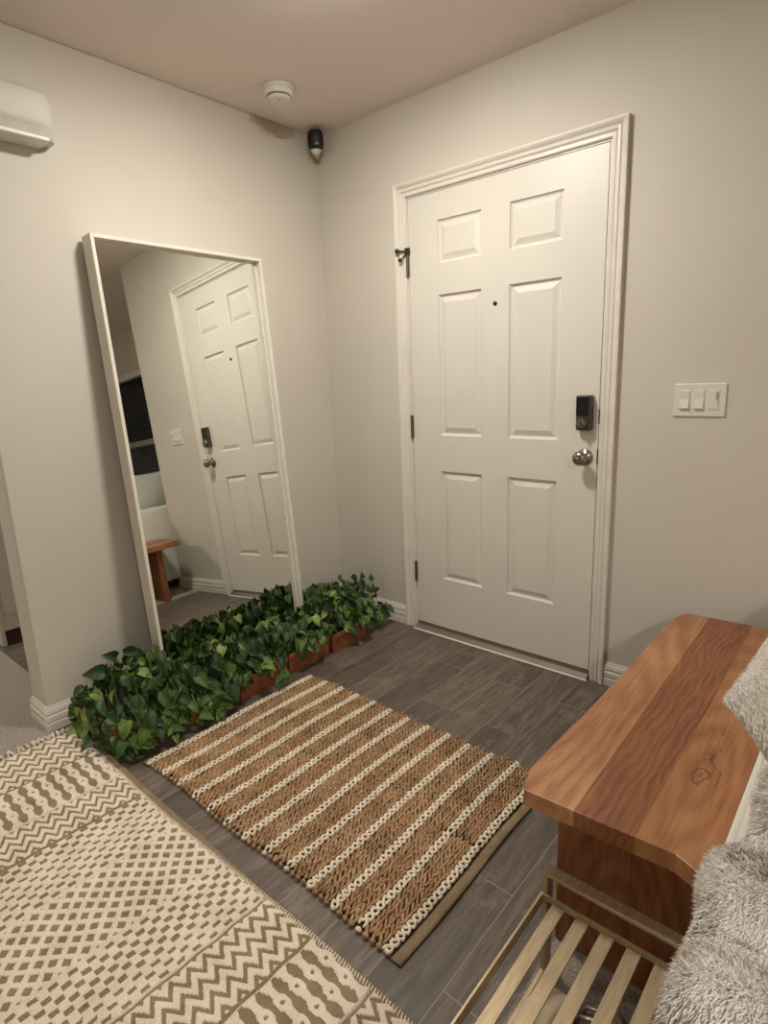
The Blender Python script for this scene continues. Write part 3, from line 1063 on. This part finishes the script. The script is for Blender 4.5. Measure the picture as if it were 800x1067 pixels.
br = thing('area_rug', 'large cream and taupe woven rug with zigzag, check and diamond bands at lower left', 'rug', (.9, -2.2, 0))
fo = bpy.data.objects.new('woven_field', me)
C.objects.link(fo)
fo.parent = br
fo.matrix_parent_inverse = br.matrix_basis.inverted()
# flat selvedge along the far side with small whip stitches
vs, fs = [], []
m = 120
for i in range(m + 1):
    x = BX0 - .002 + (BX1 - BX0) * i / m
    y = BY1 + .006 * math.sin(x * 5 + .6)
    wsel = .030 if x < .95 else .030 - .016 * min(1, (x - .95) / .3)
    for yy, z in ((y - .004, .0035), (y - .004, .0105), (y + wsel - .004, .0085), (y + wsel, .0035)):
        vs.append((x, yy, z))
for i in range(m):
    for k in range(4):
        a, b = i * 4 + k, i * 4 + (k + 1) % 4
        fs.append((a, b, b + 4, a + 4))
fs += [tuple(range(4)), tuple(m * 4 + k for k in range(4))]
MB().add(vs, fs).build('selvedge', M_HEM, br)
items = []
x = BX0 + .01
while x < BX1:
    y = BY1 + .006 * math.sin(x * 5 + .6)
    items.append((x, y + .002, .0105, PI / 2 + .35 + rng.uniform(-.2, .2), .0082, .0024, .0032, 0))
    x += .0085
rug_mesh('edge_stitching', M_RCREAM, items, br)
# loose fringe knots on the short end
mb = MB()
y = BY1 + .01
while y > BY0:
    x0 = BX0 + .004 * math.sin(y * 7)
    for q in range(3):
        L = rng.uniform(.018, .042)
        dy = rng.uniform(-.018, .018)
        mb.tube([(x0 + .004, y + q * .003, .010), (x0 - L * .5, y + dy * .5, .014 + rng.uniform(0, .008)), (x0 - L, y + dy, .009)], [.0034, .0030, .0018], 5)
    y -= .017
fr_ = mb.build('fringe', M_RCREAM, br, True)
fr_['kind'] = 'stuff'
# body under the field
MB().box(BX0 + .003, BX1 - .003, BY0 + .004, BY1 - .006, .0065, .0078).build('rug_base', M_RBROWN, br)


# ------------------------------------------------------------------ potted pothos in terracotta troughs
def terracotta():
    t = NT('terracotta', .75, .25)
    p = t.pos()
    a = t.noise(p, 18, 5, .65)
    t.color(t.ramp(a, [(.30, rgb(96, 54, 34)), (.5, rgb(138, 82, 52)), (.72, rgb(164, 106, 72))]))
    t.bump(t.noise(p, 120, 4), .3, .002)
    return t.m


def leaf_mat():
    t = NT('pothos_leaf', .48, .35)
    at = t.n.new('ShaderNodeAttribute')
    at.attribute_name = 'leaf_tone'
    p = t.pos()
    n = t.noise(p, 45, 4, .6)
    v = t.math('ADD', t.math('MULTIPLY', at.outputs['Fac'], .75), t.math('MULTIPLY', n, .40))
    t.color(t.ramp(v, [(.15, rgb(26, 42, 22)), (.46, rgb(48, 74, 35)), (.72, rgb(90, 116, 52)), (1.0, rgb(156, 170, 98))]))
    t.b.inputs['Subsurface Weight'].default_value = 0
    t.bump(t.noise(p, 70, 2), .2, .003)
    return t.m


M_TERRA, M_LEAF = terracotta(), leaf_mat()
M_SOIL = simple('potting_soil', rgb(48, 36, 28), .95, var=.3, scale=80, bump=.6)
M_STEM = simple('vine_stem', rgb(104, 108, 66), .6, var=.2)

# heart-shaped leaf template: columns from the midrib out
LV, LF = [], []
prof = [(0, 0), (.08, .27), (.24, .37), (.46, .35), (.68, .24), (.88, .10), (1.0, .0)]
for i, (l, wd) in enumerate(prof):
    back = -.12 if i == 1 else 0
    for sgn in (-1, -.5, 0, .5, 1):
        LV.append((l + back * abs(sgn), wd * sgn, .30 * abs(sgn) * wd * 2 - .38 * l * l))
for i in range(len(prof) - 1):
    for k in range(4):
        a = i * 5 + k
        LF.append((a, a + 1, a + 6, a + 5))
LV = np.array(LV)


def leaf_cloud(name, items, parent):
    V, Fc, tone = [], [], []
    n = len(LV)
    for i, (p, dirv, nrm, s, tn) in enumerate(items):
        X = dirv.normalized()
        Z = (nrm - X * nrm.dot(X)).normalized()
        Y = Z.cross(X)
        A = np.array([X, Y, Z]).T * s
        V.append(LV @ A.T + np.array(p))
        Fc += [tuple(k + i * n for k in f) for f in LF]
        tone += [tn] * n
    V = np.concatenate(V)
    V[:, 2] = np.maximum(V[:, 2], .017)
    me = bpy.data.meshes.new(name)
    me.from_pydata(V.tolist(), [], Fc)
    at = me.attributes.new('leaf_tone', 'FLOAT', 'POINT')
    at.data.foreach_set('value', tone)
    o = finish(me, name, M_LEAF, parent, True, 0, 2, None, False)
    return o


def mirror_front_x(z):
    return .181 - .0716 * z + .034


def clamp_leaf(P, y, z):
    """keep foliage out of the wall, the mirror and the floor"""
    x = P
    if -1.27 < y < -.43:
        x = max(x, mirror_front_x(z) + .02)
    return max(x, .03)


LABELS = [
    'pothos in the terracotta trough nearest the door, at the right end of the row',
    'pothos in the terracotta trough in front of the mirror frame\'s right post',
    'pothos in the middle terracotta trough before the mirror glass',
    'pothos in the terracotta trough in front of the mirror frame\'s left post',
    'bushy trailing pothos in the terracotta trough at the left end of the row',
]
spans = [(-.505, -.265), (-.770, -.515), (-1.040, -.782), (-1.300, -1.052), (-1.530, -1.315)]


def pothos(idx):
    ya, yb = spans[idx]
    r = random.Random(40 + idx)
    cy = (ya + yb) / 2
    t = thing('potted_pothos', LABELS[idx], 'potted plant', (.34, cy, 0), 'row of pothos in terracotta troughs')
    xf, xb_ = .440 - .01 * (idx % 2), .262
    if idx == 4:
        xf, xb_ = .425, .24
    zt = .100
    # tapered trough with rim, open top
    def rect(x0, x1, y0, y1, z):
        return [(x0, y0, z), (x1, y0, z), (x1, y1, z), (x0, y1, z)]
    g_ = .008
    rings = [rect(xb_ + g_, xf - g_, ya + g_, yb - g_, .0), rect(xb_ + .003, xf - .003, ya + .003, yb - .003, zt - .022),
             rect(xb_ - .001, xf + .002, ya, yb, zt - .020), rect(xb_ - .001, xf + .002, ya, yb, zt),
             rect(xb_ + .010, xf - .009, ya + .010, yb - .010, zt), rect(xb_ + .014, xf - .013, ya + .014, yb - .014, .02)]
    vs = [v for q in rings for v in q]
    fs = [(i * 4 + k, i * 4 + (k + 1) % 4, (i + 1) * 4 + (k + 1) % 4, (i + 1) * 4 + k) for i in range(5) for k in range(4)] + [(3, 2, 1, 0), (20, 21, 22, 23)]
    MB().add(vs, fs).build('trough', M_TERRA, t, bevel=.003)
    MB().box(xb_ + .0125, xf - .0125, ya + .0125, yb - .0125, .022, zt - .014).build('soil', M_SOIL, t)
    items, stems = [], MB()
    yl, yh = ya - .02, yb + .02
    behind = idx in (0, 4)
    if idx == 0:
        yh = -.075
    if idx == 4:
        yl, yh = -1.555, -1.27
    nleaf = {0: 380, 1: 270, 2: 290, 3: 300, 4: 470}[idx]
    for k in range(nleaf):
        y = r.uniform(yl, yh)
        back = (.05 if (behind and not (-1.27 < y < -.43)) else .215)
        u = r.random()
        x = back + ((.435 if idx < 3 else .46) - back) * u
        # mound height
        cxm = (back + .45) / 2
        top = .245 if idx in (1, 2) else (.25 if idx == 3 else .27)
        if idx == 4:
            top = .27 - .10 * max(0, (-1.50 - y) / .1)
        e1 = min(1.0, abs(x - cxm) / (.54 * (.46 - back)))
        hz = top * (1 - .62 * e1 ** 2.4)
        if idx == 0 and y > -.2:
            hz *= .95
        z = hz * (r.uniform(.72, 1.02) if r.random() < .7 else r.uniform(.40, .8))
        if x > .40:
            z = max(z * r.uniform(.75, 1), .095)
        if idx == 4 and (y < -1.46):
            z *= r.uniform(.15, 1.0)
        if idx == 0 and y > -.24:
            z *= r.uniform(.35, 1.0)
        x = clamp_leaf(x, y, z)
        s = r.uniform(.036, .068)
        s *= 1.0 if r.random() < .8 else 1.2
        az = r.uniform(0, 2 * PI)
        d = Vector((math.cos(az), math.sin(az), -.25)) * .8 + Vector(((x - cxm) * 2.2 + .1, 0, -r.uniform(.1, .9)))
        nn = Vector((r.uniform(-.5, .9), r.uniform(-.9, .4), r.uniform(.5, 1.1)))
        # leaf tip must stay clear of wall and mirror
        tip = Vector((x, y, z)) + d.normalized() * s
        lim = clamp_leaf(tip.x, tip.y, tip.z)
        if tip.x < lim - .001:
            d.x = abs(d.x)
        if tip.y > -.03:
            d.y = -abs(d.y)
        if idx == 4 and tip.y < -1.58:
            d.y = abs(d.y)
        items.append(((x, y, z), d, nn, s, min(1, max(0, r.gauss(.40, .24)))))
        if k % 3 == 0:
            bx = min(max(x, xb_ + .03), xf - .03)
            by = min(max(y, ya + .03), yb - .03)
            mid = ((bx + x) / 2, (by + y) / 2, max(z, .1) + .015)
            pts = [(bx, by, .085), mid, (x, y, z)]
            if all(q[0] >= clamp_leaf(q[0], q[1], q[2]) - .02 for q in pts):
                stems.tube(pts, .0018, 5)
    # vines trailing over the front rim
    extra = {0: [(-.30, .47, .10)], 1: [(-.62, .46, .12)], 2: [(-.86, .50, .030), (-.95, .47, .11)], 3: [(-1.14, .475, .03), (-1.25, .48, .02), (-1.20, .47, .08)],
             4: [(-1.38, .49, .025), (-1.45, .46, .03), (-1.53, .42, .02), (-1.56, .30, .02), (-1.57, .20, .03)]}[idx]
    for (y, x, z) in extra:
        by = min(max(y, ya + .03), yb - .03)
        bx = min(x, xf) - .03
        pts = [(bx, by, .09), (bx + .03, by, .135), ((bx + x) / 2 + .02, (by + y) / 2, max(.10, z)), (x, y, z + .012)]
        stems.tube(pts, .0020, 5)
        for q in range(5):
            a = r.uniform(0, 2 * PI)
            items.append(((x + r.uniform(-.02, .015), y + r.uniform(-.025, .025), z + r.uniform(.008, .05)), Vector((abs(math.cos(a)) * .6, math.sin(a), -.1)), Vector((.5, -.3, .9)), r.uniform(.035, .055), r.uniform(.3, .8)))
    if idx == 0:
        for p_, s in (((.26, -.095, .235), .04), ((.33, -.10, .245), .035), ((.345, -.105, .18), .05)):
            items.append((p_, Vector((.3, -.3, .9)), Vector((.8, -.5, .2)), s, .6))
            stems.tube([(.36, -.30, .09), (.34, -.2, .17), p_], .0018, 5)
    if idx == 4:
        for p_, d_, s in (((.18, -1.45, .235), (-.1, -1, .25), .08), ((.19, -1.47, .17), (-.1, -.5, .2), .06), ((.12, -1.38, .25), (.1, -.3, .2), .06), ((.12, -1.35, .25), (.2, .8, .0), .07)):
            items.append((p_, Vector(d_), Vector((.9, -.2, .5)), s, .25))
            stems.tube([(.27, -1.42, .09), (.22, -1.42, .2), p_], .002, 5)
    leaf_cloud('foliage', items, t)
    stems.build('vines', M_STEM, t, True, solid=False)
    return t


for i in range(5):
    pothos(i)

# ------------------------------------------------------------------ sofa seen from behind
M_LINEN = simple('white_linen', rgb(226, 222, 212), .85, var=.03, scale=10, bump=.25, bscale=350)
M_FOOT = simple('dark_foot', rgb(46, 36, 32), .6)
sofa = thing('sofa', 'white upholstered sofa with its back to the foyer at the right edge', 'sofa', (2.75, -.9, 0))
SY0, SY1 = -2.18, .80
bf = MB().box(2.250, 2.44, SY0, SY1, .070, .665).build('back_frame', M_LINEN, sofa, bevel=.022, segs=4)
MB().box(2.44, 3.12, SY0 + .2, SY1 - .2, .070, .30).build('seat_base', M_LINEN, sofa, bevel=.02, segs=3)
for y0 in (SY0, SY1 - .2):
    MB().box(2.44, 3.12, y0, y0 + .2, .070, .58).build('arm', M_LINEN, sofa, bevel=.03, segs=4)
for k in range(2):
    L = (SY1 - SY0 - .4) / 2
    MB().box(2.445, 3.14, SY0 + .2 + k * L + .003, SY0 + .2 + (k + 1) * L - .003, .30, .45).build('seat_cushion', M_LINEN, sofa, bevel=.04, segs=4)
MB().tube([(2.262, SY0 + .03, .657), (2.262, -.9, .659), (2.262, SY1 - .03, .657)], .0055, 8).build('piping', M_LINEN, bf, True)
for x in (2.34, 3.06):
    for y in (SY0 + .08, SY1 - .08, (SY0 + SY1) / 2):
        MB().box(x - .03, x + .03, y - .03, y + .03, .006, .072).build('foot', M_FOOT, sofa)
MB().box(2.275, 3.08, SY0 + .03, SY1 - .03, .045, .072).build('base_rail', M_FOOT, sofa)


def pillow(name, corners, thick, mat, parent, n=26):
    A, B, Cc, D = [Vector(c) for c in corners]       # A-B top, D-C bottom
    nr = (B - A).cross(D - A).normalized()
    vs, fs = [], []
    for side in (1, -1):
        for i in range(n + 1):
            for j in range(n + 1):
                u, v = i / n, j / n
                # pinch the sides between the corners
                uu = .5 + (u - .5) * (1 - .10 * math.sin(PI * v))
                vv = .5 + (v - .5) * (1 - .10 * math.sin(PI * u))
                p = (A * (1 - uu) + B * uu) * (1 - vv) + (D * (1 - uu) + Cc * uu) * vv
                h = (math.sin(PI * u) * math.sin(PI * v)) ** .55 * thick * (1 + .12 * math.sin(7 * u + 3) * math.sin(5 * v + 1))
                vs.append(p + nr * h * side)
    m = (n + 1) ** 2
    for sidx in range(2):
        for i in range(n):
            for j in range(n):
                a = sidx * m + i * (n + 1) + j
                f = (a, a + n + 1, a + n + 2, a + 1)
                fs.append(f if sidx == 0 else f[::-1])
    me = bpy.data.meshes.new(name)
    me.from_pydata([tuple(v) for v in vs], [], fs)
    bm = bmesh.new()
    bm.from_mesh(me)
    bmesh.ops.remove_doubles(bm, verts=bm.verts, dist=.0005)
    bm.to_mesh(me)
    bm.free()
    return finish(me, name, mat, parent, True, 0, 2)


wp = thing('white_pillow', 'plain white pillow standing against the far end of the sofa back, seen in the mirror', 'pillow', (2.55, -.1, .45))
pillow('pillow_cover', [(2.55, -.25, .96), (2.55, .35, .96), (2.62, .35, .475), (2.62, -.25, .475)], .085, simple('pale_cotton', rgb(206, 208, 196), .85, var=.03), wp)


# ---- fur
def fur_mat(name, lo, mid, hi, sc=26):
    t = NT(name, .85, .15)
    at = t.n.new('ShaderNodeAttribute')
    at.attribute_name = 'strand_tone'
    p = t.pos()
    s = t.noise(t.mapping(p, scale=(.30, 1, 1)), sc, 5, .7, .8)
    v = t.math('ADD', t.math('MULTIPLY', s, .90), t.math('MULTIPLY', at.outputs['Fac'], .20))
    t.color(t.ramp(v, [(.38, lo), (.47, mid), (.57, hi)]))
    return t.m


M_FUR = fur_mat('throw_fur', rgb(166, 150, 132), rgb(236, 229, 218), rgb(252, 249, 243), 30)
M_FUR2 = fur_mat('cushion_fur', rgb(196, 186, 170), rgb(232, 226, 214), rgb(248, 244, 236), 60)


def fur_blades(name, P, N, T, mat, parent, length, width, seed):
    """P points, N normals, T lay direction: one bent blade (two segments) each"""
    rg = np.random.default_rng(seed)
    n = len(P)
    L = length * rg.uniform(.6, 1.25, n)[:, None]
    T = T + rg.normal(0, .24, (n, 3))
    D1 = N * .50 + T * .8
    D1 /= np.linalg.norm(D1, axis=1)[:, None]
    D2 = N * .22 + T * 1.0
    D2 /= np.linalg.norm(D2, axis=1)[:, None]
    S = np.cross(D1, N + rg.normal(0, .3, (n, 3)))
    S /= np.linalg.norm(S, axis=1)[:, None] + 1e-9
    w_ = width * rg.uniform(.7, 1.3, n)[:, None]
    a = P - S * w_ / 2
    b = P + S * w_ / 2
    m1 = P + D1 * L * .45
    c = m1 - S * w_ * .42
    d = m1 + S * w_ * .42
    e = m1 + D2 * L * .55
    V = np.stack([a, b, c, d, e], 1).reshape(-1, 3)
    k = np.arange(n) * 5
    tris = np.stack([np.stack([k, k + 1, k + 3], 1), np.stack([k, k + 3, k + 2], 1), np.stack([k + 2, k + 3, k + 4], 1)], 1).reshape(-1, 3)
    me = bpy.data.meshes.new(name)
    me.vertices.add(len(V))
    me.vertices.foreach_set('co', V.astype(np.float32).ravel())
    me.loops.add(tris.size)
    me.loops.foreach_set('vertex_index', tris.astype(np.int32).ravel())
    me.polygons.add(len(tris))
    me.polygons.foreach_set('loop_start', np.arange(0, tris.size, 3, dtype=np.int32))
    me.polygons.foreach_set('use_smooth', np.ones(len(tris), bool))
    at = me.attributes.new('strand_tone', 'FLOAT', 'POINT')
    at.data.foreach_set('value', np.repeat(rg.uniform(0, 1, n), 5).astype(np.float32))
    me.materials.append(mat)
    me.update(calc_edges=True)
    o = bpy.data.objects.new(name, me)
    C.objects.link(o)
    o.parent = parent
    o.matrix_parent_inverse = parent.matrix_basis.inverted()
    o['kind'] = 'stuff'
    return o


def sample_surface(me, count, seed):
    rg = np.random.default_rng(seed)
    me.calc_loop_triangles()
    nt = len(me.loop_triangles)
    tri = np.empty(nt * 3, np.int32)
    me.loop_triangles.foreach_get('vertices', tri)
    tri = tri.reshape(-1, 3)
    co = np.empty(len(me.vertices) * 3, np.float32)
    me.vertices.foreach_get('co', co)
    co = co.reshape(-1, 3).astype(float)
    a, b, c = co[tri[:, 0]], co[tri[:, 1]], co[tri[:, 2]]
    nr = np.cross(b - a, c - a)
    ar = np.linalg.norm(nr, axis=1)
    idx = rg.choice(nt, count, p=ar / ar.sum())
    u, v = rg.random(count), rg.random(count)
    f = u + v > 1
    u[f], v[f] = 1 - u[f], 1 - v[f]
    P = a[idx] + (b[idx] - a[idx]) * u[:, None] + (c[idx] - a[idx]) * v[:, None]
    return P, nr[idx] / (ar[idx][:, None] + 1e-12)


throw = thing('fur_throw', 'white and taupe faux fur throw draped over the sofa back', 'throw blanket', (2.4, -1.75, .66))
# profile across the sofa back (outer hang, over the top, down to the seat)
PR = [(-.004, .640), (-.010, .668), (-.004, .700), (.018, .722), (.060, .732), (.12, .734), (.17, .726), (.205, .700), (.220, .640), (.225, .56), (.240, .50), (.30, .478), (.40, .472)]
TY0, TY1 = -2.16, -1.33
nu, nv = 60, 110
vs, fs = [], []


def prof_at(u):
    f = u * (len(PR) - 1)
    i = min(int(f), len(PR) - 2)
    q = f - i
    return PR[i][0] * (1 - q) + PR[i + 1][0] * q, PR[i][1] * (1 - q) + PR[i + 1][1] * q


for i in range(nu + 1):
    u = i / nu
    for j in range(nv + 1):
        v = j / nv
        y = TY0 + (TY1 - TY0) * v
        x, z = prof_at(u)
        fold = .5 + .5 * math.sin(y * 42 + 1.1 * math.sin(u * 5) + 1.5 * math.sin(y * 9))
        edge = min(1, v / .04, (1 - v) / .05)
        lift = (.024 * fold + .010 * math.sin(y * 17 + 4 * u)) * (1 if u > .05 else .4) * edge
        # the outer edge wanders in and out
        wob = .012 * math.sin(y * 19 + .7) + .006 * math.sin(y * 47)
        side = max(0, 1 - u / .45)
        k = math.exp(-((y + 1.775) / .035) ** 2)
        xx = x + .012 - wob * side - .014 * side * k + .030 * side * (1 if y < -1.82 else 0) * min(1, (-1.82 - y) / .02 if y < -1.82 else 0)
        if y > -1.60:
            xx += side * .020 * min(1, (y + 1.60) / .12)
        vs.append((2.257 + xx, y, max(z + lift - .012 * (1 - edge), .669 if x < .2 and x > -.02 else z)))
for i in range(nu):
    for j in range(nv):
        a = i * (nv + 1) + j
        fs.append((a, a + nv + 1, a + nv + 2, a + 1))
me = bpy.data.meshes.new('throw_cloth')
me.from_pydata(vs, [], fs)
M_FURB = simple('fur_backing', rgb(236, 230, 220), .9, var=.06, scale=50)
tc = finish(me, 'throw_cloth', M_FURB, throw, True, 0, 2, None, False)
sm = tc.modifiers.new('thick', 'SOLIDIFY')
sm.thickness = .008
sm.offset = -1
P, Nn = sample_surface(me, 200000, 1)
if Nn[:, 2].mean() < 0:
    Nn = -Nn
T = np.stack([-.15 + 0 * P[:, 0], -.75 + .5 * np.sin(P[:, 1] * 42), 0 * P[:, 0]], 1)
fur_blades('fur_pile', P, Nn, T, M_FUR, throw, .0105, .0013, 2)

cush = thing('fur_cushion', 'taupe grey faux fur cushion tilted with one corner over the sofa back', 'cushion', (2.45, -1.3, .66))
pc = pillow('cushion_cover', [(2.243, -1.545, .900), (2.295, -1.12, .99), (2.42, -1.06, .725), (2.335, -1.50, .735)], .050, simple('cushion_backing', rgb(196, 188, 175), .9, var=.1), cush, 30)
P, Nn = sample_surface(pc.data, 60000, 3)
T = np.stack([.1 + 0 * P[:, 0], -.2 + 0 * P[:, 0], -.8 + 0 * P[:, 0]], 1)
fur_blades('fur_pile', P, Nn, T, M_FUR2, cush, .0055, .0012, 4)
